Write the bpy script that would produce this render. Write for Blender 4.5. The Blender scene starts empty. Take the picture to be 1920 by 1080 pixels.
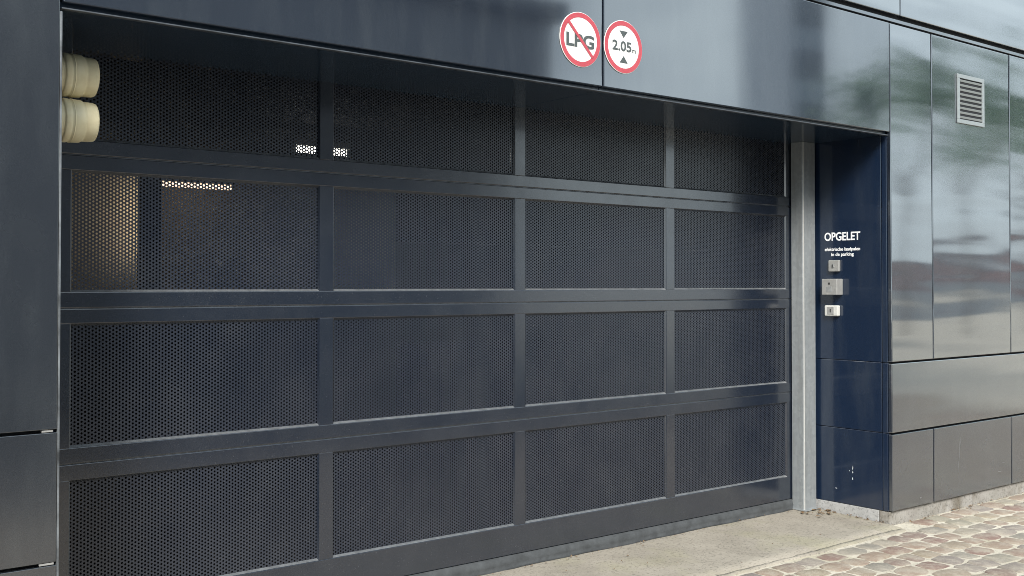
import bpy, bmesh, math, random
from mathutils import Vector, Matrix
R = math.radians
sc = bpy.context.scene
COL = sc.collection

# ------------------------------------------------------------------ camera
cam_d = bpy.data.cameras.new('camera')
cam = bpy.data.objects.new('camera', cam_d); COL.objects.link(cam)
cam.location = (-1.3239, -4.5997, 1.5639)
cam.rotation_euler = (R(90 + 0.9451), 0, R(-38.544))
cam_d.sensor_width = 36.0
cam_d.lens = 2011.27 / 1920 * 36
cam_d.shift_y = -39.25 / 1920
cam_d.clip_start = 0.05; cam_d.clip_end = 2000
sc.camera = cam

# ------------------------------------------------------------------ sky, sun, exposure
SUN_EL, SUN_AZ = R(36), R(-142)          # azimuth from +Y towards +X: soft light from the left of the facade
w = bpy.data.worlds.new('World'); sc.world = w; w.use_nodes = True
nt = w.node_tree; nt.nodes.clear()
wo = nt.nodes.new('ShaderNodeOutputWorld'); bg = nt.nodes.new('ShaderNodeBackground')
sky = nt.nodes.new('ShaderNodeTexSky'); sky.sky_type = 'NISHITA'; sky.sun_disc = False
sky.sun_elevation = SUN_EL; sky.sun_rotation = SUN_AZ
sky.air_density = 1.0; sky.dust_density = 3.0; sky.ozone_density = 1.0
tc = nt.nodes.new('ShaderNodeTexCoord')
cm = nt.nodes.new('ShaderNodeMapping'); cm.inputs['Scale'].default_value = (1, 1, 2.2)
cn = nt.nodes.new('ShaderNodeTexNoise'); cn.inputs['Scale'].default_value = 2.2
cn.inputs['Detail'].default_value = 6; cn.inputs['Roughness'].default_value = .55
cr = nt.nodes.new('ShaderNodeValToRGB')
cr.color_ramp.elements[0].position = .36; cr.color_ramp.elements[0].color = (.30, .30, .30, 1)
cr.color_ramp.elements[1].position = .62; cr.color_ramp.elements[1].color = (1, 1, 1, 1)
mx = nt.nodes.new('ShaderNodeMix'); mx.data_type = 'RGBA'
mx.inputs[7].default_value = (9.2, 10.6, 11.3, 1)              # cloud white at the sky's own scale
nt.links.new(tc.outputs['Generated'], cm.inputs['Vector']); nt.links.new(cm.outputs[0], cn.inputs['Vector'])
nt.links.new(cn.outputs['Fac'], cr.inputs['Fac'])
nt.links.new(cr.outputs['Color'], mx.inputs[0])
nt.links.new(sky.outputs['Color'], mx.inputs[6])
nt.links.new(mx.outputs[2], bg.inputs['Color'])
bg.inputs['Strength'].default_value = .075
nt.links.new(bg.outputs[0], wo.inputs[0])

sd = bpy.data.lights.new('sun', 'SUN'); sd.energy = 2.4; sd.angle = R(20); sd.color = (1, .96, .9)
sun = bpy.data.objects.new('sun', sd); COL.objects.link(sun)
sv = Vector((math.sin(SUN_AZ) * math.cos(SUN_EL), math.cos(SUN_AZ) * math.cos(SUN_EL), math.sin(SUN_EL)))
sun.rotation_euler = sv.to_track_quat('Z', 'Y').to_euler()
sun.location = sv * 30

sc.view_settings.view_transform = 'Standard'; sc.view_settings.look = 'None'
sc.view_settings.exposure = 1.1; sc.view_settings.gamma = 1.0
sc.view_settings.use_curve_mapping = False
sc.render.engine = 'CYCLES'
sc.cycles.use_denoising = True; sc.cycles.denoising_prefilter = 'NONE'; sc.cycles.filter_width = .95; sc.cycles.use_adaptive_sampling = False
sc.cycles.max_bounces = 8; sc.cycles.glossy_bounces = 4; sc.cycles.diffuse_bounces = 3
sc.cycles.sample_clamp_indirect = 1.5

# ------------------------------------------------------------------ helpers
rnd = random.Random(7)

def bm_obj(name, bm, m, parent=None, smooth=False):
    me = bpy.data.meshes.new(name); bm.to_mesh(me); bm.free()
    return me_obj(name, me, m, parent, smooth)

def me_obj(name, me, m, parent=None, smooth=False):
    if m is not None and not me.materials: me.materials.append(m)
    if smooth:
        for p in me.polygons: p.use_smooth = True
    o = bpy.data.objects.new(name, me); COL.objects.link(o)
    if parent is not None: o.parent = parent
    return o

def empty(name, loc=(0, 0, 0)):
    o = bpy.data.objects.new(name, None); COL.objects.link(o); o.location = loc
    o.empty_display_size = .1
    return o

def tag(o, label=None, cat=None, group=None, kind=None):
    if label: o['label'] = label
    if cat: o['category'] = cat
    if group: o['group'] = group
    if kind: o['kind'] = kind
    return o

def add_box(bm, x0, x1, y0, y1, z0, z1, bev=0.0):
    r = bmesh.ops.create_cube(bm, size=1)
    vs = r['verts']
    for v in vs:
        v.co = Vector(((x0 + x1) / 2 + v.co.x * (x1 - x0), (y0 + y1) / 2 + v.co.y * (y1 - y0), (z0 + z1) / 2 + v.co.z * (z1 - z0)))
    if bev:
        es = list({e for v in vs for e in v.link_edges})
        bmesh.ops.bevel(bm, geom=es, offset=bev, segments=2, affect='EDGES', profile=.5)

def box(name, x0, x1, y0, y1, z0, z1, m, parent=None, bev=0.0):
    """One box mesh whose object origin is at its centre (relative to an unrotated, unscaled parent)."""
    c = Vector(((x0 + x1) / 2, (y0 + y1) / 2, (z0 + z1) / 2))
    bm = bmesh.new()
    add_box(bm, x0 - c.x, x1 - c.x, y0 - c.y, y1 - c.y, z0 - c.z, z1 - c.z, bev)
    o = bm_obj(name, bm, m, parent)
    p = parent; off = Vector((0, 0, 0))
    while p is not None: off += p.location; p = p.parent
    o.location = c - off
    return o

def add_lathe(bm, prof, axis_o, axis, n=32, cap=True):
    axis = Vector(axis).normalized(); q = Vector((0, 0, 1)).rotation_difference(axis)
    rings = []
    for (r, h) in prof:
        rings.append([bm.verts.new(Vector(axis_o) + q @ Vector((r * math.cos(2 * math.pi * i / n), r * math.sin(2 * math.pi * i / n), h))) for i in range(n)])
    for a, b in zip(rings, rings[1:]):
        for i in range(n):
            bm.faces.new((a[i], a[(i + 1) % n], b[(i + 1) % n], b[i]))
    if cap:
        bm.faces.new(list(reversed(rings[0]))); bm.faces.new(rings[-1])

def text_mesh(s, width, bold=0.0, height=None):
    cu = bpy.data.curves.new('lettering', 'FONT'); cu.body = s; cu.offset = bold
    cu.extrude = .002; cu.align_x = 'CENTER'; cu.resolution_u = 4
    o = bpy.data.objects.new('tmp', cu); COL.objects.link(o)
    dg = bpy.context.evaluated_depsgraph_get()
    me = bpy.data.meshes.new_from_object(o.evaluated_get(dg))
    bpy.data.objects.remove(o)
    xs = [v.co.x for v in me.vertices]; ys = [v.co.y for v in me.vertices]
    cx, cy = (min(xs) + max(xs)) / 2, (min(ys) + max(ys)) / 2
    sx = width / (max(xs) - min(xs)); sy = sx if height is None else height / (max(ys) - min(ys))
    for v in me.vertices: v.co = Vector(((v.co.x - cx) * sx, (v.co.y - cy) * sy, v.co.z * .3))
    me.name = 'lettering'
    return me

# ------------------------------------------------------------------ materials
MATS = {}
def new_mat(name):
    m = bpy.data.materials.new(name); m.use_nodes = True; n = m.node_tree
    b = n.nodes['Principled BSDF']; MATS[name] = m
    return m, n, b

def N(n, t, **kw):
    x = n.nodes.new(t)
    for k, v in kw.items():
        if k in x.inputs.keys(): x.inputs[k].default_value = v
        else: setattr(x, k, v)
    return x

def ramp(n, fac, stops):
    r = n.nodes.new('ShaderNodeValToRGB'); e = r.color_ramp.elements
    while len(e) < len(stops): e.new(.5)
    for q, (p, c) in zip(e, stops): q.position = p; q.color = (*c, 1) if len(c) == 3 else c
    n.links.new(fac, r.inputs['Fac']); return r

def coords(n, scale=(1, 1, 1), space='Object', rand=0.0):
    t = n.nodes.new('ShaderNodeTexCoord'); mp = n.nodes.new('ShaderNodeMapping')
    mp.inputs['Scale'].default_value = scale
    n.links.new(t.outputs[space], mp.inputs['Vector'])
    if rand:
        oi = n.nodes.new('ShaderNodeObjectInfo'); mu = N(n, 'ShaderNodeMath', operation='MULTIPLY'); mu.inputs[1].default_value = rand
        n.links.new(oi.outputs['Random'], mu.inputs[0]); n.links.new(mu.outputs[0], mp.inputs['Location'])
    return mp.outputs['Vector']

def noise(n, vec, scale, detail=3, rough=.5):
    x = N(n, 'ShaderNodeTexNoise'); x.inputs['Scale'].default_value = scale
    x.inputs['Detail'].default_value = detail; x.inputs['Roughness'].default_value = rough
    n.links.new(vec, x.inputs['Vector']); return x.outputs['Fac']

def mixc(n, fac, a, b, blend='MIX'):
    x = n.nodes.new('ShaderNodeMix'); x.data_type = 'RGBA'; x.blend_type = blend
    if hasattr(fac, 'links') or not isinstance(fac, (int, float)): n.links.new(fac, x.inputs[0])
    else: x.inputs[0].default_value = fac
    for i, v in ((6, a), (7, b)):
        if isinstance(v, tuple): x.inputs[i].default_value = (*v, 1)
        else: n.links.new(v, x.inputs[i])
    return x.outputs[2]

def bump(n, b, h, dist, strength=1.0, prev=None):
    x = N(n, 'ShaderNodeBump'); x.inputs['Distance'].default_value = dist; x.inputs['Strength'].default_value = strength
    n.links.new(h, x.inputs['Height'])
    if prev is not None: n.links.new(prev, x.inputs['Normal'])
    n.links.new(x.outputs[0], b.inputs['Normal']); return x.outputs[0]

def panel_mat(name, col, ior, rough, wave_scale, wave_amp):
    """Glossy lacquered metal cassette: slightly buckled, dusty, faint streaks."""
    m, n, b = new_mat(name)
    v = coords(n, space='Object', rand=40)
    dust = noise(n, coords(n, (3, 3, .6), rand=20), 2.2, 5, .6)
    c = mixc(n, ramp(n, dust, [(.45, (0, 0, 0)), (.8, (.18, .18, .18))]).outputs[0], col, (.11, .12, .125))
    n.links.new(c, b.inputs['Base Color'])
    rr = ramp(n, noise(n, v, 4, 4), [(.3, (rough,) * 3), (.75, (rough * 1.5,) * 3)])
    n.links.new(rr.outputs[0], b.inputs['Roughness'])
    b.inputs['IOR'].default_value = ior
    b.inputs['Coat Tint'].default_value = (.94, .98, 1, 1); b.inputs['Coat Weight'].default_value = 1.0; b.inputs['Coat IOR'].default_value = ior; b.inputs['Coat Roughness'].default_value = rough * .8
    wv = noise(n, coords(n, wave_scale, rand=60), 1.0, 2, .45)
    nn = bump(n, b, wv, wave_amp); n.links.new(nn, b.inputs['Coat Normal'])
    return m

def simple(name, col, rough=.5, metallic=0.0, var=.15, scale=8, ior=1.5, bmp=0.0, rand=0):
    m, n, b = new_mat(name)
    v = coords(n, rand=rand)
    f = noise(n, v, scale, 5, .6)
    dark = tuple(x * (1 - var) for x in col); lite = tuple(min(1, x * (1 + var)) for x in col)
    n.links.new(ramp(n, f, [(.3, dark), (.7, lite)]).outputs[0], b.inputs['Base Color'])
    b.inputs['Roughness'].default_value = rough; b.inputs['Metallic'].default_value = metallic; b.inputs['IOR'].default_value = ior
    if bmp: bump(n, b, noise(n, v, scale * 3, 4), bmp)
    return m

NAVY = (.013, .018, .029)
M_PANEL = panel_mat('facade_panel_paint', NAVY, 2.35, .09, (.32, 1, 2.7), .0120)
M_PANELLOW = panel_mat('grimy_low_panel_paint', NAVY, 2.1, .20, (.45, 1, 2.0), .004)
M_PANELMID = panel_mat('dusty_mid_panel_paint', NAVY, 2.45, .12, (.40, 1, 2.2), .009)
M_FASCIA = panel_mat('fascia_panel_paint', NAVY, 2.0, .07, (1.6, 1, .5), .0014)
M_PIER = panel_mat('pier_panel_paint', (.013, .0155, .021), 1.85, .20, (1.2, 1, .5), .0014)
M_REVEAL = panel_mat('reveal_panel_paint', (.0075, .0165, .039), 1.5, .13, (1, .8, .8), .0012)
M_SOFFIT = simple('soffit_paint', (.020, .036, .060), .17, 0, .08, 4)
M_CORE = simple('dark_substructure', (.012, .013, .016), .8)
M_EDGE = simple('worn_aluminium_edge', (.085, .095, .11), .45, .3, .5, 12)
M_WORN = simple('rubbed_edge', (.18, .195, .21), .4, .4, .7, 7)

def door_mat(name, col, rough, dust_amt, ior, coat):
    m, n, b = new_mat(name)
    v = coords(n, rand=30)
    d1 = noise(n, v, 3.0, 6, .65)
    d2 = noise(n, coords(n, (4, 4, 2.2), rand=11), 2.0, 4, .6)
    f = N(n, 'ShaderNodeMath', operation='MULTIPLY'); n.links.new(d1, f.inputs[0]); n.links.new(d2, f.inputs[1])
    c = mixc(n, ramp(n, f.outputs[0], [(.16, (0, 0, 0)), (.5, (dust_amt,) * 3)]).outputs[0], col, (.13, .135, .14))
    sp = noise(n, coords(n, rand=17), 130, 2, .5)
    c = mixc(n, ramp(n, sp, [(.66, (0, 0, 0)), (.76, (dust_amt * 1.6,) * 3)]).outputs[0], c, (.30, .30, .29))
    n.links.new(c, b.inputs['Base Color'])
    n.links.new(ramp(n, d1, [(.3, (rough,) * 3), (.7, (rough + .12,) * 3)]).outputs[0], b.inputs['Roughness'])
    b.inputs['IOR'].default_value = ior; b.inputs['Coat Weight'].default_value = coat; b.inputs['Coat IOR'].default_value = 1.5; b.inputs['Coat Roughness'].default_value = rough
    bump(n, b, noise(n, v, 5, 2), .0008)
    return m
M_FRAME = door_mat('door_frame_paint', (.010, .0150, .026), .14, .08, 1.8, .6)
M_MESH = door_mat('perforated_sheet_paint', (.016, .0215, .035), .28, .13, 1.6, .3)
M_BEADLIT = simple('lit_bead_aluminium', (.15, .16, .17), .45, .3, .3, 30)
M_RUBBER = simple('weathered_rubber_seal', (.055, .060, .064), .85, 0, .3, 14, bmp=.002)
M_BLACK = simple('black_rubber', (.012, .012, .014), .7)

def galv():
    m, n, b = new_mat('galvanised_steel')
    v = coords(n)
    vo = N(n, 'ShaderNodeTexVoronoi'); vo.inputs['Scale'].default_value = 45; n.links.new(v, vo.inputs['Vector'])
    st = noise(n, coords(n, (14, 14, 1.5)), 2, 5, .65)
    c1 = ramp(n, vo.outputs['Color'], [(0, (.28, .305, .32)), (1, (.35, .375, .39))]).outputs[0]
    c2 = mixc(n, ramp(n, st, [(.45, (0, 0, 0)), (.75, (.6, .6, .6))]).outputs[0], c1, (.22, .225, .215))
    n.links.new(c2, b.inputs['Base Color']); b.inputs['Metallic'].default_value = .35; b.inputs['Roughness'].default_value = .5
    return m
M_GALV = galv()

def pvc():
    m, n, b = new_mat('cream_pvc')
    v = coords(n)
    c = ramp(n, noise(n, v, 9, 6, .65), [(.3, (.72, .62, .38)), (.55, (.87, .79, .53)), (.8, (.90, .84, .62))]).outputs[0]
    n.links.new(c, b.inputs['Base Color']); b.inputs['Roughness'].default_value = .45
    return m
M_PVC = pvc()
M_WHITE = simple('sign_white', (.82, .82, .80), .35, 0, .04, 6)
M_RED = simple('sign_red', (.46, .065, .085), .35, 0, .12, 10)
M_INK = simple('sign_ink', (.07, .085, .085), .5, 0, .2, 60)
M_LETTER = simple('white_vinyl', (.85, .86, .87), .5, 0, .05, 20)
M_ALU = simple('grille_aluminium', (.30, .33, .335), .4, .25, .1, 12)
M_PLATE = simple('control_plate', (.34, .34, .33), .4, .2, .12, 20)
M_PLATE2 = simple('control_box_grey', (.30, .31, .31), .45, .2, .15, 20)
M_PLATEW = simple('control_plate_white', (.58, .58, .55), .45, 0, .08, 20)
M_SLOT = simple('key_slot', (.03, .03, .03), .6)

def concrete(name, a, b_, moss=(.30, .29, .16), mossamt=.5, scale=3.0, rough=.9):
    m, n, b = new_mat(name)
    v = coords(n)
    c = ramp(n, noise(n, v, scale, 8, .65), [(.28, a), (.72, b_)]).outputs[0]
    c = mixc(n, ramp(n, noise(n, v, scale * .7, 4, .6), [(.5, (0, 0, 0)), (.75, (mossamt,) * 3)]).outputs[0], c, moss)
    sp = ramp(n, noise(n, v, 60, 3, .7), [(.36, (.62, .62, .62)), (.46, (1, 1, 1))]).outputs[0]
    c = mixc(n, 1.0, c, sp, 'MULTIPLY')
    n.links.new(c, b.inputs['Base Color']); b.inputs['Roughness'].default_value = rough
    bump(n, b, noise(n, v, 35, 6, .7), .004)
    return m
M_APRON = concrete('apron_concrete', (.25, .225, .185), (.37, .335, .28))
M_PLINTH = concrete('plinth_concrete', (.23, .215, .19), (.37, .355, .33), (.13, .11, .08), .9, 7)
M_SAND = concrete('joint_sand', (.40, .36, .29), (.60, .56, .47), (.36, .33, .20), .5, 4)
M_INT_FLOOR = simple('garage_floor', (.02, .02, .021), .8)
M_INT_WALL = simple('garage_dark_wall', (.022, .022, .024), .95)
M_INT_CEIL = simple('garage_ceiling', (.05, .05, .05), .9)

def stone_mat(name, per_island):
    m, n, b = new_mat(name)
    if per_island:
        g = n.nodes.new('ShaderNodeNewGeometry'); rv = g.outputs['Random Per Island']
    else:
        g = n.nodes.new('ShaderNodeObjectInfo'); rv = g.outputs['Random']
    base = ramp(n, rv, [(0, (.21, .125, .11)), (.16, (.28, .205, .165)), (.30, (.23, .205, .195)), (.46, (.29, .24, .185)), (.60, (.24, .23, .205)),
                        (.72, (.29, .215, .17)), (.84, (.21, .15, .135)), (.93, (.29, .265, .22))])
    base.color_ramp.interpolation = 'CONSTANT'
    v = coords(n, space='Object', rand=0 if per_island else 9)
    f = noise(n, v, 22, 6, .7)
    c = mixc(n, .55, base.outputs[0], ramp(n, f, [(.3, (.55, .53, .5)), (.7, (1.3, 1.25, 1.15))]).outputs[0], 'MULTIPLY')
    t = n.nodes.new('ShaderNodeNewGeometry')
    dirt = noise(n, t.outputs['Position'], 6.5, 8, .72)
    c = mixc(n, ramp(n, dirt, [(.44, (.06, .06, .06)), (.60, (.75, .75, .75))]).outputs[0], c, (.44, .395, .325))
    moss = noise(n, t.outputs['Position'], 1.6, 5, .6)
    c = mixc(n, ramp(n, moss, [(.5, (0, 0, 0)), (.72, (.3, .3, .3))]).outputs[0], c, (.38, .36, .22))
    c = mixc(n, .15, c, (.31, .26, .215))
    n.links.new(c, b.inputs['Base Color']); b.inputs['Roughness'].default_value = .8
    bump(n, b, f, .006)
    return m
M_STONE = stone_mat('porphyry_sett', False)
M_STONES = stone_mat('porphyry_setts_far', True)

def street_mat():
    m, n, b = new_mat('far_setts')
    v = coords(n)
    br = N(n, 'ShaderNodeTexBrick'); br.inputs['Scale'].default_value = 1.0
    br.inputs['Brick Width'].default_value = .16; br.inputs['Row Height'].default_value = .14; br.inputs['Mortar Size'].default_value = .012
    br.inputs['Color1'].default_value = (.44, .40, .36, 1); br.inputs['Color2'].default_value = (.54, .50, .43, 1); br.inputs['Mortar'].default_value = (.62, .58, .48, 1)
    n.links.new(v, br.inputs['Vector'])
    c = mixc(n, .5, br.outputs['Color'], ramp(n, noise(n, v, .5, 6, .7), [(.3, (.7, .68, .66)), (.7, (1.2, 1.18, 1.1))]).outputs[0], 'MULTIPLY')
    n.links.new(c, b.inputs['Base Color']); b.inputs['Roughness'].default_value = .85
    return m
M_STREET = street_mat()
M_GROUND = simple('ground_soil', (.40, .38, .33), .95, 0, .25, .4)

# ------------------------------------------------------------------ key dimensions (metres; X along the facade, Y into the building)
FY = -0.672            # facade plane
XL, XC = -0.221, 4.962  # the opening's sides
Z_PB, Z_S2, Z_S1, Z_LIN, Z_BAND, Z_UP = .0836, .5933, 1.0545, 2.556, 3.283, 3.338
J1, J2, J0 = 5.4682, 6.5417, 2.3914
PT = .028              # panel thickness
G = .0060              # half joint

# ------------------------------------------------------------------ ground
def sheet(name, quads, z, m):
    bm = bmesh.new()
    for (x0, x1, y0, y1) in quads:
        bm.faces.new([bm.verts.new((x, y, z)) for x, y in ((x0, y0), (x1, y0), (x1, y1), (x0, y1))])
    return tag(bm_obj(name, bm, m), kind='structure')
sheet('ground', [(-400, 400, -400, 400)], -.060, M_GROUND)
SX0, SX1, SY0, SY1 = -3.5, 12.0, -5.2, -.60
street = sheet('street', [(-80, SX0, -34, .2), (SX1, 160, -34, .2), (SX0, SX1, -34, SY0)], -.004, M_STREET)
road = sheet('road', [(-80, 10.5, -11, -4.4)], .004, simple('asphalt', (.06, .06, .062), .85, 0, .25, 30))
pave = sheet('pavement', [(SX0, SX1, SY0, SY1)], -.0085, M_SAND)

# concrete apron that rises a little towards the gate
def apron():
    bm = bmesh.new()
    nx, ny = 60, 12
    x0, x1, y0, y1 = XL - .03, XC - .002, -.742, .30
    g = {}
    for i in range(nx + 1):
        for j in range(ny + 1):
            x = x0 + (x1 - x0) * i / nx; y = y0 + (y1 - y0) * j / ny
            yy = y + (.012 * math.sin(x * 3.1) + rnd.uniform(-.004, .004) if j == 0 else 0)
            t = j / ny
            z = .003 + .026 * t + rnd.uniform(-.0012, .0012)
            if j == 0: z -= .003
            g[i, j] = bm.verts.new((x, yy, z))
    for i in range(nx):
        for j in range(ny):
            bm.faces.new((g[i, j], g[i + 1, j], g[i + 1, j + 1], g[i, j + 1]))
    # front skirt
    sk = [bm.verts.new((g[i, 0].co.x, g[i, 0].co.y - .004, -.02)) for i in range(nx + 1)]
    for i in range(nx): bm.faces.new((sk[i], sk[i + 1], g[i + 1, 0], g[i, 0]))
    o = bm_obj('apron', bm, M_APRON, smooth=True)
    return tag(o, kind='structure')
apron()
def edging():
    bm = bmesh.new(); n = 120; rows = []
    for i in range(n + 1):
        x = XL - .03 + (XC - .03 - XL + .03) * i / n
        f = -.786 + .006 * math.sin(x * 7.3) + rnd.uniform(-.006, .006); k = -.752 + .012 * math.sin(x * 3.1) * .6 + rnd.uniform(-.002, .002)
        h = .002 + rnd.uniform(-.002, .002)
        rows.append([bm.verts.new(q) for q in ((x, f - .004, -.02), (x, f, h - .003), (x, (f + k) / 2, h), (x, k, h - .001), (x, k + .002, -.02))])
    for a, b in zip(rows, rows[1:]):
        for j in range(4): bm.faces.new((a[j], b[j], b[j + 1], a[j + 1]))
    bmesh.ops.recalc_face_normals(bm, faces=bm.faces)
    tag(bm_obj('mortar_edging', bm, M_APRON, smooth=True), kind='structure')
edging()

# setts: rows parallel to the facade, worn tops; the ones in view are objects, the rest one mass
def sett_mesh(seed):
    r = random.Random(seed); bm = bmesh.new()
    n = 12; lo, mid, top = [], [], []
    for i in range(n):
        a = 2 * math.pi * (i + .5) / n
        c, s = math.cos(a), math.sin(a)
        k = 1 / max(abs(c), abs(s)); k = min(k, 1.24)
        k *= r.uniform(.84, 1.08)
        x, y = c * k * .5, s * k * .5
        lo.append(bm.verts.new((x, y, -1.0))); mid.append(bm.verts.new((x * .975, y * .975, -.17)))
        top.append(bm.verts.new((x * .88, y * .88, r.uniform(-.06, .03))))
    cv = bm.verts.new((r.uniform(-.08, .08), r.uniform(-.08, .08), .04))
    for a, b in ((lo, mid), (mid, top)):
        for i in range(n): bm.faces.new((a[i], a[(i + 1) % n], b[(i + 1) % n], b[i]))
    for i in range(n): bm.faces.new((top[i], top[(i + 1) % n], cv))
    me = bpy.data.meshes.new('paving_stone'); bm.to_mesh(me); bm.free(); me.materials.append(M_STONE)
    for p in me.polygons: p.use_smooth = True
    return me
SETTS = [sett_mesh(s) for s in range(12)]
spots = []
y = SY1 - .06
while y > SY0:
    d = rnd.uniform(.138, .168); x = SX0 + rnd.uniform(0, .15)
    while x < SX1 - .2:
        L = rnd.uniform(.13, .22)
        front = -.785 if x < XC - .02 else FY + .015
        yc = y - d / 2
        if yc + d / 2 < front:
            spots.append((x + L / 2, yc, L, d, rnd.uniform(-.10, .10), rnd.uniform(-.003, .003)))
        x += L + rnd.uniform(.001, .010)
    y -= d + rnd.uniform(.001, .008)
# row filling the strip along the apron edge and along the plinth is handled by the same grid
def seen(s):
    x, y = s[0], s[1]
    # camera frame, in the ground plane: right of the apron's lower end
    dx, dy = x + 1.3239, y + 4.5997
    fx = math.sin(R(38.544)); fy = math.cos(R(38.544))
    wdepth = dx * fx + dy * fy; u = dx * fy - dy * fx
    if wdepth < 1: return None
    px = u / wdepth * 2011; py = 1.5639 / wdepth * 2011
    return (abs(px) < 985 and py < 585), wdepth
vis = sorted([(seen(s)[1], s) for s in spots if seen(s) and seen(s)[0]])
near = [s for _, s in vis[:300]]; ns = set(near)
for (x, y, L, d, a, dz) in near:
    o = bpy.data.objects.new('paving_stone', SETTS[rnd.randrange(12)]); COL.objects.link(o); o.parent = pave
    o.location = (x, y, -.002 + dz); o.scale = (L, d, .035); o.rotation_euler = (rnd.uniform(-.02, .02), rnd.uniform(-.02, .02), a)
vv, ff = [], []
for s in spots:
    if s in ns: continue
    x, y, L, d, a, dz = s; me = SETTS[rnd.randrange(12)]; k = len(vv); ca, sa = math.cos(a), math.sin(a)
    for v in me.vertices:
        px, py = v.co.x * L, v.co.y * d
        vv.append((x + px * ca - py * sa, y + px * sa + py * ca, -.002 + dz + v.co.z * .035))
    for p in me.polygons: ff.append([k + i for i in p.vertices])
me = bpy.data.meshes.new('paving_stones'); me.from_pydata(vv, [], ff); me.update()
tag(me_obj('paving_stones', me, M_STONES, pave, True), kind='stuff')

# ------------------------------------------------------------------ the building
bld = empty('garage_building', (0, 0, 0))
tag(bld, 'parking garage building clad in glossy navy metal panels', 'building')
bm = bmesh.new()
BH = 7.4; CY = FY + PT + .004
add_box(bm, -9, XL - .03, CY, .9, -.05, BH)
add_box(bm, XC + .03, 26.2, CY, .9, -.05, BH)
add_box(bm, XL - .03, XC + .03, CY, .9, Z_LIN + .10, BH)
bm_obj('wall_core', bm, M_CORE, bld)

def fpanel(x0, x1, z0, z1, m=M_PANEL, name='wall_panel', tilt=.12, dy=0.0, bev=.0040):
    o = box(name, x0 + G, x1 - G, FY + dy, FY + PT + dy, z0 + G, z1 - G, m, bld, bev)
    o.rotation_euler = (R(rnd.uniform(-tilt, tilt)), 0, R(rnd.uniform(-tilt, tilt) * .6))
    return o
# right of the opening
xs_up = [XC, J1, J2, 7.615, 8.69, 9.76, 10.84, 11.9]
for a, b in zip(xs_up, xs_up[1:]):
    fpanel(a, b, Z_S1, Z_BAND)
    fpanel(a, b, Z_PB, Z_S2, M_PANELLOW)
for a, b in ((XC, 7.615), (7.615, 9.76), (9.76, 11.9)): fpanel(a, b, Z_S2, Z_S1, M_PANELMID)
# the left pier
for a, b in ((-1.29, XL), (-2.37, -1.29), (-3.44, -2.37), (-4.5, -3.44)):
    for z0, z1 in ((Z_S1, Z_BAND), (Z_S2, Z_S1), (Z_PB, Z_S2)): fpanel(a, b, z0, z1, M_PIER, bev=.0018)
# fascia over the gate
fpanel(XL, J0, Z_LIN, Z_BAND, M_FASCIA, 'fascia_panel', .05)
fpanel(J0, XC, Z_LIN, Z_BAND, M_FASCIA, 'fascia_panel', .05)
# storeys above
xs = [-4.5, -2.68, -.09, 2.5, 5.09, 7.68, 10.27, 11.9]
for z0, z1 in ((Z_UP, 4.62), (4.62, 5.95), (5.95, 7.4)):
    for a, b in zip(xs, xs[1:]): fpanel(a, b, z0, z1)
# channel between the two bands of panels
box('joint_channel', -4.5, 11.9, FY + .014, FY + .035, Z_BAND + .012, Z_UP - .020, M_EDGE, bld, .002).data.materials[0] = M_FASCIA
# lower lip under the fascia: a thin angle that catches light
box('fascia_lip', XL + .004, XC - .012, FY + .006, FY + .030, Z_LIN - .018, Z_LIN - .013, M_EDGE, bld, .001)
# soffit
for a, b in ((XL, J0), (J0, XC)):
    box('soffit_panel', a + .002, b - .002, FY + .034, .10, Z_LIN - .012, Z_LIN + .012, M_SOFFIT, bld, .001)
# worn corner strips
box('corner_trim', XL - .004, XL + .003, FY - .001, FY + .05, Z_PB, Z_LIN - .03, M_WORN, bld, .001)
# right reveal: folded return, then panels
RX = XC
def rpanel(y0, y1, z0, z1, name='reveal_panel', dx=0.0):
    return box(name, RX + .003 + dx, RX + .026 + dx, y0 + .002, y1 - .002, z0 + .0015, z1 - .0015, M_REVEAL, bld, .0028)
for z0, z1 in ((Z_PB, Z_S2), (Z_S2, Z_S1), (Z_S1, Z_LIN)):
    rpanel(FY + PT + .001, -.602, z0, z1, 'corner_return')
rp = []
for z0, z1 in ((Z_PB, Z_S2), (Z_S2, Z_S1), (Z_S1, Z_LIN)):
    rp.append(rpanel(-.600, .14, z0, z1, dx=.002))
# left reveal
for z0, z1 in ((Z_PB, Z_S2), (Z_S2, Z_S1), (Z_S1, Z_LIN)):
    box('reveal_panel', XL - .026, XL - .003, FY + PT + .002, .10, z0 + G, z1 - G, M_REVEAL, bld, .0022)
# plinths
def plinth(x0, x1, y0, y1):
    return box('plinth_block', x0, x1, y0, y1, -.05, Z_PB - .001, M_PLINTH, bld, .004)
px = [XC + .006, 6.02, 7.1, 8.2, 9.3, 10.4, 11.9]
for a, b in zip(px, px[1:]): plinth(a + (.003 if a > 5 else 0), b - .003, FY + .022, FY + .10)
plinth(XC + .006, XC + .05, FY + .102, .14).data.materials[0] = concrete('left_lit_plinth_concrete', (.32, .32, .315), (.45, .45, .445), (.24, .23, .21), .5, 6)  # paler copy of the plinth concrete: light on the left-facing side, as colour
for a, b in ((-1.3, XL - .02), (-2.4, -1.3), (-3.5, -2.4)): plinth(a + .003, b - .003, FY + .022, FY + .10)

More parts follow.
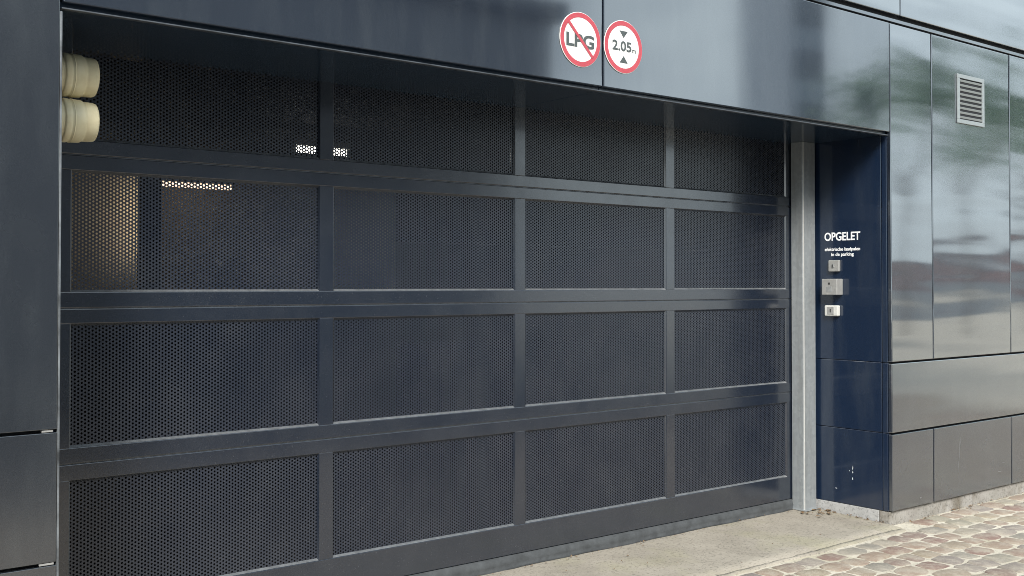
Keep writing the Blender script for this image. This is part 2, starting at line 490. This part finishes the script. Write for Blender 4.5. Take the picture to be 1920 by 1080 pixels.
# garage interior seen through the perforation
def interior():
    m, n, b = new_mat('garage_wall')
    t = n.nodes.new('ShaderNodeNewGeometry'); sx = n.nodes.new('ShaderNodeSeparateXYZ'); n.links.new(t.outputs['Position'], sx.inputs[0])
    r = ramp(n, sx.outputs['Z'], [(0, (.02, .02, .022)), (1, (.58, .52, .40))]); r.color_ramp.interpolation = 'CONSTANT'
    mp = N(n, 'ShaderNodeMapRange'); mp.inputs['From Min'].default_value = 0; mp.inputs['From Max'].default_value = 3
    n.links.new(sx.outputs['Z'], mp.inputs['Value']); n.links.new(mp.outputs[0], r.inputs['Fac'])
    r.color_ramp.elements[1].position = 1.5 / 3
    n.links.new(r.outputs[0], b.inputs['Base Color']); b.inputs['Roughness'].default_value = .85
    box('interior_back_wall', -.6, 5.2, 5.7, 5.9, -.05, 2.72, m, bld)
    box('interior_side_wall', -.8, -.6, .9, 5.69, -.05, 2.72, M_INT_CEIL, bld)
    box('interior_side_wall', 26, 26.2, .9, 19.9, -.05, 2.72, M_INT_WALL, bld)
    box('interior_side_wall', 5.0, 5.2, 5.91, 19.9, -.05, 2.72, M_INT_WALL, bld)
    box('interior_back_wall', 5.21, 26, 19.9, 20.1, -.05, 2.72, M_INT_WALL, bld)
    box('interior_ceiling', -.8, 26.2, .91, 20.1, 2.73, 2.85, M_INT_CEIL, bld)
    box('interior_floor', -.8, 26.2, .31, 20.1, -.06, .015, M_INT_FLOOR, bld)
    box('interior_column', 2.10, 2.25, 5.0, 5.20, .016, 2.655, M_CORE, bld, .01)
    box('added_light_baffle', 2.285, 2.31, 5.19, 5.69, .016, 2.655, M_CORE, bld)  # added unseen plate, keeps the upright lamp's light off the right-hand wall
interior()

def emit(name, col, s, sampled=False):
    m, n, b = new_mat(name)
    b.inputs['Base Color'].default_value = (.8, .8, .8, 1)
    b.inputs['Emission Color'].default_value = (*col, 1); b.inputs['Emission Strength'].default_value = s
    m.cycles.emission_sampling = 'NONE' if not sampled else 'AUTO'
    return m
M_TUBE = emit('lit_tube', (1, .95, .86), 4)
M_TUBEW = emit('lit_tube_warm', (1, .80, .55), 7.5, True)
M_TUBED = emit('dim_tube_warm', (1, .70, .48), 1.2, True)
def lamp(loc, length, along, tube, label):
    o = empty('ceiling_lamp', loc)
    h = length / 2
    dx, dy = (h, .05) if along == 'x' else (.05, h)
    box('housing', loc[0] - dx, loc[0] + dx, loc[1] - dy, loc[1] + dy, loc[2], loc[2] + .05, M_PLATEW, o, .006)
    bm = bmesh.new()
    ax = (1, 0, 0) if along == 'x' else (0, 1, 0)
    add_lathe(bm, [(.022, -h * .96), (.022, h * .96)], (0, 0, -.026), ax, 16)
    bm_obj('tube', bm, tube, o)
    for s in (-1, 1):
        c = h * .97 * s
        box('end_cap', loc[0] + (c - .012 if along == 'x' else -.028), loc[0] + (c + .012 if along == 'x' else .028),
            loc[1] + (-.028 if along == 'x' else c - .012), loc[1] + (.028 if along == 'x' else c + .012), loc[2] - .055, loc[2] - .001, M_PLATEW, o)
    return tag(o, label, 'lamp')
lamp((2.54, 2.55, 2.588), .46, 'x', M_TUBE, 'small lit white tube lamp glowing through the top row of perforated panels')
lamp((2.70, 5.30, 2.535), .74, 'x', M_TUBED, 'dim warm tube lamp on the garage wall right of the dark inner column')
wall_lamp = empty('wall_lamp', (2.243, 5.49, 1.80)); tag(wall_lamp, 'warm upright tube lamp hidden behind the dark inner column', 'lamp')
bm = bmesh.new(); add_lathe(bm, [(.016, 0), (.016, .74)], (0, 0, 0), (0, 0, 1), 16); bm_obj('tube', bm, M_TUBEW, wall_lamp)
for zz in (1.77, 2.54): box('end_cap', 2.225, 2.261, 5.47, 5.51, zz, zz + .03, M_PLATEW, wall_lamp, .004)

# ------------------------------------------------------------------ the gate
door = empty('garage_door', (2.4, 0, .03))
tag(door, 'dark four-row sectional garage gate with perforated metal panels', 'garage door')
DX0, DX1 = -.045, 4.815
STX = [1.2, 2.4, 3.6]
SW = .0375
BEADW = .009
PX = [(.0115, 1.2 - SW), (1.2 + SW, 2.4 - SW), (2.4 + SW, 3.6 - SW), (3.6 + SW, 4.7602)]
DEPTH = .045

def perforated(wd, ht, p=.016, r=.0047):
    """Steel sheet with staggered round holes, centred on the origin in the XZ plane."""
    cs = p * math.sqrt(3) / 2; nc = int(wd / cs / 2) + 1; nr = int(ht / p / 2) + 1
    R_ = p / math.sqrt(3); n = 12
    vs, fs = [], []; idx = {}
    def vert(x, y, z):
        k = (round(x * 2e4), round(y * 2e4), round(z * 2e4))
        if k not in idx: idx[k] = len(vs); vs.append((x, y, z))
        return idx[k]
    th = .0015
    for i in range(-nc, nc + 1):
        for j in range(-nr, nr + 1):
            cx = i * cs; cz = j * p + (p / 2 if i % 2 else 0)
            if abs(cx) > wd / 2 + .004 or abs(cz) > ht / 2 + .004: continue
            out, inn, inb = [], [], []
            for k in range(n):
                a = math.pi / 6 * k
                rr = R_ if k % 2 == 0 else R_ * math.cos(math.pi / 6)
                out.append(vert(cx + rr * math.cos(a), 0, cz + rr * math.sin(a)))
                inn.append(vert(cx + r * math.cos(a), 0, cz + r * math.sin(a)))
                inb.append(vert(cx + r * math.cos(a), th, cz + r * math.sin(a)))
            for k in range(n):
                q = (k + 1) % n
                fs.append((out[k], out[q], inn[q], inn[k])); fs.append((inn[k], inn[q], inb[q], inb[k]))
    me = bpy.data.meshes.new('perforated_panel'); me.from_pydata(vs, [], fs); me.update(); me.materials.append(M_MESH)
    return me
PW = PX[1][1] - PX[1][0]; PH = .510
SHEET = perforated(PW - .004, PH - .004)

def prism(name, pts, p0, p1, m, parent):
    """Extrude the cross section pts (list of offset vectors) from p0 to p1 (world), origin at the middle."""
    mid = (Vector(p0) + Vector(p1)) / 2
    bm = bmesh.new()
    a = [bm.verts.new(Vector(p0) - mid + Vector(q)) for q in pts]; b = [bm.verts.new(Vector(p1) - mid + Vector(q)) for q in pts]
    k = len(pts)
    for i in range(k): bm.faces.new((a[i], a[(i + 1) % k], b[(i + 1) % k], b[i]))
    bm.faces.new(list(reversed(a))); bm.faces.new(b)
    bmesh.ops.recalc_face_normals(bm, faces=bm.faces)
    o = bm_obj(name, bm, m, parent)
    off = Vector((0, 0, 0)); p = parent
    while p is not None: off += p.location; p = p.parent
    o.location = mid - off
    return o

SEC = [(.0893, .8240, .2469, .7563), (.8240, 1.4660, .8906, 1.4030), (1.4660, 2.1040, 1.5338, 2.0396), (2.1040, 2.74, 2.1679, 2.676)]
SHEETY = .014
def section(z0, z1, pz0, pz1, k):
    s = empty('door_section', (0, 0, 0)); s.parent = door; s.location = Vector((2.4, 0, z0)) - door.location
    g = .0022
    box('bottom_rail', DX0, DX1, 0, DEPTH, z0 + g, pz0, M_FRAME, s, .003)
    box('top_rail', DX0, DX1, 0, DEPTH, pz1, z1 - g, M_FRAME, s, .003)
    st = [(DX0, PX[0][0])] + [(c - SW, c + SW) for c in STX] + [(PX[3][1], DX1)]
    for a, b in st: box('stile', a, b, .0012, DEPTH - .001, pz0 - .001, pz1 + .001, M_FRAME, s, .002)
    for (a, b) in PX:
        o = me_obj('perforated_panel', SHEET, None, s); o.location = Vector(((a + b) / 2, SHEETY, (pz0 + pz1) / 2)) - Vector((2.4, 0, z0))
        o.scale = ((b - a) / PW, 1, (pz1 - pz0) / PH)
        # glazing beads: slim chamfered strips all round, caught sky light painted as paler metal
        y0, y1 = .0035, SHEETY - .0003
        e = .0012
        prism('bead', [(0, y0, 0), (0, y1, 0), (0, y1, BEADW)], (a + e, 0, pz0), (b - e, 0, pz0), M_BEADLIT, s)
        prism('bead', [(0, y0, 0), (0, y1, 0), (0, y1, -BEADW)], (a + e, 0, pz1), (b - e, 0, pz1), M_FRAME, s)
        prism('bead', [(0, y0, 0), (0, y1, 0), (BEADW * .7, y1, 0)], (a, 0, pz0 + .001), (a, 0, pz1 - .001), M_FRAME if (a > 1) else M_BEADLIT, s)
        prism('bead', [(0, y0, 0), (0, y1, 0), (-BEADW * .7, y1, 0)], (b, 0, pz0 + .001), (b, 0, pz1 - .001), M_FRAME, s)
    # thin joint strip between two sections
    if k: box('joint_strip', DX0, DX1, .006, .02, z0 - .002, z0 + .0021, M_BEADLIT, s)
    return s
for k, a in enumerate(SEC): section(*a, k)
# weathered rubber seal under the lowest section
def seal():
    bm = bmesh.new(); n = 90; prof = [(.004, .0885), (-.012, .080), (-.020, .050), (-.014, .030), (-.026, .022), (.02, .016), (.04, .016), (.04, .088)]
    rows = []
    for i in range(n + 1):
        x = DX0 + (DX1 - DX0) * i / n
        wob = .003 * math.sin(x * 5.3) + .002 * math.sin(x * 13.1 + 1) + rnd.uniform(-.001, .001)
        rows.append([bm.verts.new((x, yy + (wob if zz < .085 else 0), zz + (wob * .6 if zz < .06 else 0))) for yy, zz in prof])
    for a, b in zip(rows, rows[1:]):
        for j in range(len(prof) - 1): bm.faces.new((a[j], a[j + 1], b[j + 1], b[j]))
    bmesh.ops.recalc_face_normals(bm, faces=bm.faces)
    o = bm_obj('bottom_seal', bm, M_RUBBER, door, True); o.location = -door.location
    o['label'] = 'grey weathered rubber seal along the gate bottom'
seal()
box('side_seal', 4.817, 4.845, .004, .05, .035, Z_LIN - .014, M_BLACK, door)
box('side_seal', -.075, -.047, .004, .05, .035, Z_LIN - .014, M_BLACK, door)

# ------------------------------------------------------------------ galvanised post at the gate's right side
post = empty('steel_post', (4.87, -.05, .028))
tag(post, 'galvanised steel post between the garage gate and the navy reveal', 'post')
bm = bmesh.new()
def uprofile(bm):
    pts = [(-.070, .040), (-.070, -.050), (-.066, -.056), (.066, -.056), (.070, -.052), (.070, .040)]
    h = Z_LIN - .013 - .028
    a = [bm.verts.new((x, y, 0)) for x, y in pts]; b = [bm.verts.new((x, y, h)) for x, y in pts]
    k = len(pts)
    for i in range(k): bm.faces.new((a[i], a[(i + 1) % k], b[(i + 1) % k], b[i]))
    bm.faces.new(b); bm.faces.new(list(reversed(a)))
    bmesh.ops.recalc_face_normals(bm, faces=bm.faces)
uprofile(bm); bm_obj('shaft', bm, M_GALV, post)
box('edge_highlight', 4.8015, 4.8075, -.1085, -.1062, .029, Z_LIN - .014, M_PLATEW, post)  # pale strip paints the highlight along the post's front corner
box('base_plate', 4.79, 4.945, -.125, .02, .022, .030, M_GALV, post, .002)

# ------------------------------------------------------------------ two cream pipe ends out of the left reveal
def pipe(z, label):
    o = empty('pipe_end', (XL, -.30, z)); tag(o, label, 'pipe')
    bm = bmesh.new()
    add_lathe(bm, [(.0775, -.02), (.0775, .106), (.0765, .108)], (0, 0, 0), (1, 0, 0), 40)
    bm_obj('pipe', bm, M_PVC, o, True)
    bm = bmesh.new()
    add_lathe(bm, [(.078, .100), (.0835, .102), (.0850, .107), (.0850, .122), (.0828, .126), (.0828, .129), (.0842, .131), (.0838, .150), (.0825, .172), (.0785, .179),
                   (.0760, .182), (.0772, .187), (.0768, .205), (.0758, .219), (.073, .227), (.066, .230), (.064, .226), (.064, .11)], (0, 0, 0), (1, 0, 0), 40, cap=False)
    bm_obj('socket', bm, M_PVC, o, True)
    bm = bmesh.new()
    add_lathe(bm, [(.0838, .1335), (.0856, .1345), (.0856, .1375), (.0838, .1385)], (0, 0, 0), (1, 0, 0), 40, cap=False)
    bm_obj('ridge', bm, M_PVC, o, True)
    return o
pipe(2.373, 'cream plastic pipe end, the upper of two beside the left pier')
pipe(2.198, 'cream plastic pipe end, the lower of two beside the left pier')

# ------------------------------------------------------------------ round signs on the fascia
def face_text(s, width, x, z, m, parent, bold, height=None):
    me = text_mesh(s, width, bold, height); me.materials.clear()
    o = me_obj('lettering', me, m, parent)
    o.rotation_euler = (R(90), 0, 0); o.location = (x, -.0052, z)
    return o
def sign(name, x, z, label):
    o = empty(name, (x, FY - .001, z)); tag(o, label, 'sign')
    bm = bmesh.new(); add_lathe(bm, [(.134, 0), (.136, .001), (.136, .003), (.1345, .004)], (0, 0, 0), (0, -1, 0), 64)
    bm_obj('disc', bm, M_WHITE, o)
    bm = bmesh.new(); add_lathe(bm, [(.1095, .0042), (.1095, .0049), (.1335, .0049), (.1335, .0042)], (0, 0, 0), (0, -1, 0), 64, cap=False)
    bm_obj('rim', bm, M_RED, o)
    return o
s1 = sign('lpg_prohibition_sign', 2.235, 2.776, 'round red-rimmed sign with LPG crossed out by a red bar')
face_text('LPG', .185, -.002, -.006, M_INK, s1, .03, .068)
b = box('bar', 2.235 - .113, 2.235 + .113, FY - .0082, FY - .0068, 2.776 - .0078, 2.776 + .0078, M_RED, s1); b.rotation_euler = (0, R(45), 0)
s2 = sign('height_limit_sign', 2.531, 2.780, 'round red-rimmed height limit sign reading 2.05 m between two triangles')
face_text('2.05', .135, -.012, .004, M_INK, s2, .022, .052)
face_text('m', .026, .074, -.014, M_INK, s2, 0.0, .017)
for s in (1, -1):
    bm = bmesh.new()
    v = [bm.verts.new(q) for q in ((-.029, -.0047, .082 * s), (.029, -.0047, .082 * s), (0, -.0047, .046 * s))]
    f = bm.faces.new(v)
    r = bmesh.ops.extrude_face_region(bm, geom=[f])
    for q in r['geom']:
        if isinstance(q, bmesh.types.BMVert): q.co.y -= .0006
    bmesh.ops.recalc_face_normals(bm, faces=bm.faces)
    bm_obj('triangle', bm, M_INK, s2)

# ------------------------------------------------------------------ lettering and controls on the right reveal
big = rp[2]
def reveal_text(s, width, yc, zc, bold, height):
    me = text_mesh(s, width, bold, height); me.materials.clear()
    o = me_obj('lettering', me, M_LETTER, big)
    # local x -> -Y, local y -> Z, local z -> -X
    o.matrix_parent_inverse = Matrix.Identity(4)
    o.rotation_euler = Matrix(((0, 0, -1), (-1, 0, 0), (0, 1, 0))).to_euler()
    o.location = Vector((RX + .0042, yc, zc)) - big.location
    return o
reveal_text('OPGELET', .280, -.302, 1.893, .020, .058)
reveal_text('elektrische laadpalen', .277, -.3025, 1.803, .020, .030)
reveal_text('in de parking', .176, -.304, 1.768, .020, .030)

def control(name, y0, y1, z0, z1, depth, m, label, cat, bev=.006):
    o = empty(name, (RX + .005, (y0 + y1) / 2, z0)); tag(o, label, cat)
    box('housing', RX + .004 - depth, RX + .0045, y1, y0, z0, z1, m, o, bev)
    return o
k = control('key_switch', -.205, -.290, 1.654, 1.732, .022, M_PLATE, 'small square metal key switch just below the white lettering', 'key switch')
box('lock_cylinder', RX - .024, RX - .0175, -.256, -.236, 1.680, 1.706, M_PLATE2, k, .003)
box('key_slot', RX - .0252, RX - .0235, -.249, -.243, 1.683, 1.703, M_SLOT, k)
k = control('card_reader', -.187, -.307, 1.495, 1.604, .070, M_PLATE, 'boxy grey card reader, the middle control below the white lettering', 'card reader', .004)
box('lens', RX - .0685, RX - .0655, -.253, -.240, 1.566, 1.579, M_SLOT, k, .001)
box('reader_field', RX - .0678, RX - .0655, -.268, -.224, 1.515, 1.552, M_PLATE2, k, .001)
k = control('key_box', -.180, -.287, 1.350, 1.424, .032, M_PLATEW, 'white rounded key box, lowest control on the navy reveal', 'key box', .008)
box('face_plate', RX - .0305, RX - .0275, -.256, -.203, 1.362, 1.412, M_PLATE, k, .001)
box('key_slot', RX - .0318, RX - .030, -.234, -.226, 1.376, 1.399, M_SLOT, k)

# ------------------------------------------------------------------ louvre on the right facade
vx0, vx1, vz0, vz1 = 5.792, 6.158, 2.700, 3.046
vent = empty('vent_grille', ((vx0 + vx1) / 2, FY, vz0)); tag(vent, 'square silver louvred vent grille set into a glossy wall panel', 'vent')
fw = .028
box('frame_back', vx0 + .01, vx1 - .01, FY - .0035, FY - .0015, vz0 + .01, vz1 - .01, M_BLACK, vent)
for a in ((vx0, vx1, vz0, vz0 + fw), (vx0, vx1, vz1 - fw, vz1), (vx0, vx0 + fw, vz0 + fw, vz1 - fw), (vx1 - fw, vx1, vz0 + fw, vz1 - fw)):
    box('frame_bar', a[0], a[1], FY - .0125, FY - .001, a[2], a[3], M_ALU, vent, .002)
ns_ = 9
for i in range(ns_):
    zc = vz0 + fw + (vz1 - vz0 - 2 * fw) * (i + .5) / ns_
    s = box('slat', vx0 + fw - .002, vx1 - fw + .002, FY - .0098, FY - .0060, zc - .0080, zc + .0070, M_ALU, vent, .001)
    s.rotation_euler = (R(24), 0, 0)

# ------------------------------------------------------------------ small wear: chips, clips, scuffs, leaves
M_SCUFF = simple('scuff', (.16, .16, .155), .7, 0, .3, 40)
M_CHIP = simple('bare_chip', (.62, .62, .60), .7, 0, .2, 40)
def chip(parent, origin, du, dv, nrm, size, seed, name='paint_chip', m=None):
    r = random.Random(seed); bm = bmesh.new(); n = 9
    du, dv, nrm = Vector(du), Vector(dv), Vector(nrm)
    pts = [(math.cos(2 * math.pi * i / n) * size[0] * r.uniform(.4, 1), math.sin(2 * math.pi * i / n) * size[1] * r.uniform(.4, 1)) for i in range(n)]
    a = [bm.verts.new(du * p + dv * q) for p, q in pts]; b = [bm.verts.new(du * p * .9 + dv * q * .9 + nrm * .0008) for p, q in pts]
    for i in range(n): bm.faces.new((a[i], a[(i + 1) % n], b[(i + 1) % n], b[i]))
    bm.faces.new(b); bmesh.ops.recalc_face_normals(bm, faces=bm.faces)
    o = bm_obj(name, bm, m or M_CHIP, parent); off = Vector((0, 0, 0)); p = parent
    while p is not None: off += p.location; p = p.parent
    o.location = Vector(origin) - off
    return o
lowp = rp[0]
for (yy, zz, a, b, s) in ((-.375, .305, .005, .009, 1), (-.376, .335, .003, .018, 2), (-.374, .262, .004, .014, 3), (-.350, .312, .004, .004, 4), (-.245, .180, .008, .004, 5)):
    chip(lowp, (RX + .0049, yy, zz), (0, 1, 0), (0, 0, 1), (-1, 0, 0), (a, b), s)

# scuffs on the low panel right of the corner, smear on a perforated panel
for (xx, zz, a, b, q) in ((5.80, .40, .004, .10, 11), (5.815, .47, .003, .05, 12), (5.785, .30, .003, .06, 13), (6.36, .20, .05, .004, 14), (6.42, .26, .03, .003, 15), (5.30, .14, .02, .006, 16)):
    chip(bld, (xx, FY - .0006, zz), (1, 0, 0), (0, 0, 1), (0, -1, 0), (a, b), q, 'scuff_mark', M_SCUFF)
# fixing clips in the left pier's joints
for z, x0, x1 in ((Z_S1, XL - .055, XL - .018), (Z_S2, XL - .060, XL - .012)):
    box('fixing_clip', x0, x1, FY + .004, FY + .020, z - .0038, z + .0038, M_PLATE, bld, .001)

# dry leaves and grit at the foot of the post and plinth
M_LEAF = simple('dry_leaf', (.17, .11, .06), .8, 0, .5, 30)
def litter():
    vv, ff = [], []
    r = random.Random(3)
    def leaf(x, y, z, L, a):
        k = len(vv); ca, sa = math.cos(a), math.sin(a); t = r.uniform(-.006, .012)
        for (u, v, h) in ((-.5, 0, 0), (-.15, .2, t), (.25, .16, t * .6), (.5, 0, .003), (.2, -.17, t), (-.2, -.15, .002)):
            vv.append((x + (u * ca - v * sa) * L, y + (u * sa + v * ca) * L, z + max(0, h)))
        ff.append(list(range(k, k + 6)))
    for _ in range(26): leaf(r.uniform(4.72, 4.95), r.uniform(-.27, -.12), .026, r.uniform(.015, .055), r.uniform(0, 6.3))
    for _ in range(40):
        y = r.uniform(-.62, -.15); leaf(4.955 - abs(r.gauss(0, .012)), y, .008 + .02 * (y + .775), r.uniform(.01, .03), r.uniform(0, 6.3))
    for _ in range(120): leaf(r.uniform(4.97, 9), FY + .012 - abs(r.gauss(0, .025)), .003, r.uniform(.008, .03), r.uniform(0, 6.3))
    for _ in range(60): leaf(r.uniform(1.5, 4.8), -.04 - abs(r.gauss(0, .02)), .027, r.uniform(.006, .02), r.uniform(0, 6.3))
    for _ in range(40): leaf(r.uniform(2.5, 4.9), r.uniform(-.75, -.05), .016 + .012 * r.random(), r.uniform(.005, .016), r.uniform(0, 6.3))
    me = bpy.data.meshes.new('leaf_litter'); me.from_pydata(vv, [], ff); me.update()
    tag(me_obj('leaf_litter', me, M_LEAF), 'dry leaves and grit lying along the plinth and post foot', 'leaf litter', kind='stuff')
litter()

# ------------------------------------------------------------------ across the street (seen mirrored in the panels)
M_PLASTER = simple('pale_plaster', (.66, .65, .62), .9, 0, .06, 1.5)
M_PLASTER2 = simple('grey_plaster', (.50, .51, .52), .9, 0, .06, 1.5)
M_DARKH = simple('dark_render', (.24, .25, .27), .9, 0, .08, 1.5)
M_TOWER = simple('tower_cladding', (.22, .27, .33), .6, 0, .06, 1.5)
M_BRICK = simple('red_brick', (.50, .30, .27), .9, 0, .2, 3)
M_GLASS = simple('window_glass', (.03, .04, .05), .08)
M_ROOF = simple('roof_slate', (.07, .07, .08), .7)
M_BARK = simple('bark', (.10, .075, .05), .9, 0, .3, 12)
M_LEAVES = simple('tree_leaves', (.11, .20, .09), .6, 0, .35, .8)
def house(x0, x1, y, h, m, label, storeys, bays, base=None):
    o = empty('town_house', ((x0 + x1) / 2, y, 0)); tag(o, label, 'house', 'houses across the street')
    box('wall', x0, x1, y - 8, y, -.05, h, m, o)
    box('roof', x0 - .2, x1 + .2, y - 8.2, y + .3, h, h + .35, M_ROOF, o, .02)
    if base: box('base', x0 - .01, x1 + .01, y + .002, y + .14, -.05, base, M_PLASTER2, o)
    for f in range(storeys):
        for i in range(bays):
            cx = x0 + (x1 - x0) * (i + .5) / bays; z = (h / storeys) * f + 1.1
            fr = box('window', cx - .6, cx + .6, y + .01, y + .09, z, z + 1.5, M_PLASTER, o)
            box('pane', cx - .52, cx + .52, y + .08, y + .10, z + .08, z + 1.42, M_GLASS, fr)
    return o
house(-16, -4, -13, 5.0, M_DARKH, 'dark grey two storey house standing opposite, farther along', 2, 5)
house(-3.6, 12.6, -13, 6.8, M_DARKH, 'plain dark grey building standing straight across from the gate', 0, 0)
tw = empty('slim_tower', (53.0, -36, 0)); tag(tw, 'slim blue-grey tower rising beyond the open square', 'tower')
box('wall', 51.4, 54.6, -40, -36, -.05, 24, M_TOWER, tw)
for i in range(7): box('window_band', 51.6, 54.4, -35.99, -35.9, 1.2 + i * 3.2, 2.9 + i * 3.2, M_GLASS, tw)
house(60, 78, -38, 3.1, M_BRICK, 'low red brick house across the square beyond the trees', 1, 6, 1.9)
house(80, 120, -40, 3.6, M_BRICK, 'long low red brick house far along the square', 1, 9, 1.9)

def tree(x, y, h, r, seed, label):
    rr = random.Random(seed)
    o = empty('street_tree', (x, y, 0)); tag(o, label, 'tree', 'street trees opposite')
    bm = bmesh.new()
    def limb(p0, p1, r0, r1):
        d = (p1 - p0); q = Vector((0, 0, 1)).rotation_difference(d.normalized()); n = 8
        a = [bm.verts.new(p0 + q @ Vector((r0 * math.cos(2 * math.pi * i / n), r0 * math.sin(2 * math.pi * i / n), 0))) for i in range(n)]
        b = [bm.verts.new(p1 + q @ Vector((r1 * math.cos(2 * math.pi * i / n), r1 * math.sin(2 * math.pi * i / n), 0))) for i in range(n)]
        for i in range(n): bm.faces.new((a[i], a[(i + 1) % n], b[(i + 1) % n], b[i]))
    fork = Vector((rr.uniform(-.1, .1), rr.uniform(-.1, .1), h * .45))
    limb(Vector((0, 0, -.05)), fork, .11, .08)
    tips = []
    for i in range(7):
        a = 2 * math.pi * i / 7 + rr.uniform(-.3, .3); t = fork + Vector((math.cos(a) * r * .6, math.sin(a) * r * .6, h * rr.uniform(.15, .38)))
        limb(fork, t, .05, .02); tips.append(t)
    bm_obj('trunk', bm, M_BARK, o, True)
    vv, ff = [], []
    for c in range(26):
        a = rr.uniform(0, 6.28); e = rr.uniform(-.8, 1.3); d = r * rr.uniform(.35, 1)
        cc = Vector((math.cos(a) * math.cos(e) * d, math.sin(a) * math.cos(e) * d, h * .76 + math.sin(e) * d * .75))
        cr_ = rr.uniform(.4, .85)
        for _ in range(120):
            p = cc + Vector((rr.gauss(0, 1), rr.gauss(0, 1), rr.gauss(0, 1))) * cr_ * .5
            s = rr.uniform(.06, .13); q = Matrix.Rotation(rr.uniform(0, 6.28), 3, 'Z') @ Matrix.Rotation(rr.uniform(-1.2, 1.2), 3, 'X')
            k = len(vv)
            for u, v in ((-1, 0), (0, -.5), (1, 0), (0, .5)): vv.append(p + q @ Vector((u * s, v * s, 0)))
            ff.append((k, k + 1, k + 2, k + 3))
    me = bpy.data.meshes.new('crown'); me.from_pydata([tuple(v) for v in vv], [], ff); me.update()
    me_obj('crown', me, M_LEAVES, o)
    return o
for i, (x, y, h, r, lb) in enumerate(((26.0, -13.5, 8.6, 2.4, 'leafy street tree nearest the dark grey house opposite'), (31.5, -14.5, 9.4, 2.8, 'leafy street tree second from the dark grey house opposite'),
                               (37.5, -15.5, 9.8, 3.0, 'leafy street tree third from the dark grey house opposite'), (45, -17, 10.5, 3.2, 'leafy street tree farthest from the dark grey house opposite'))):
    tree(x, y, h, r, 20 + i, lb)
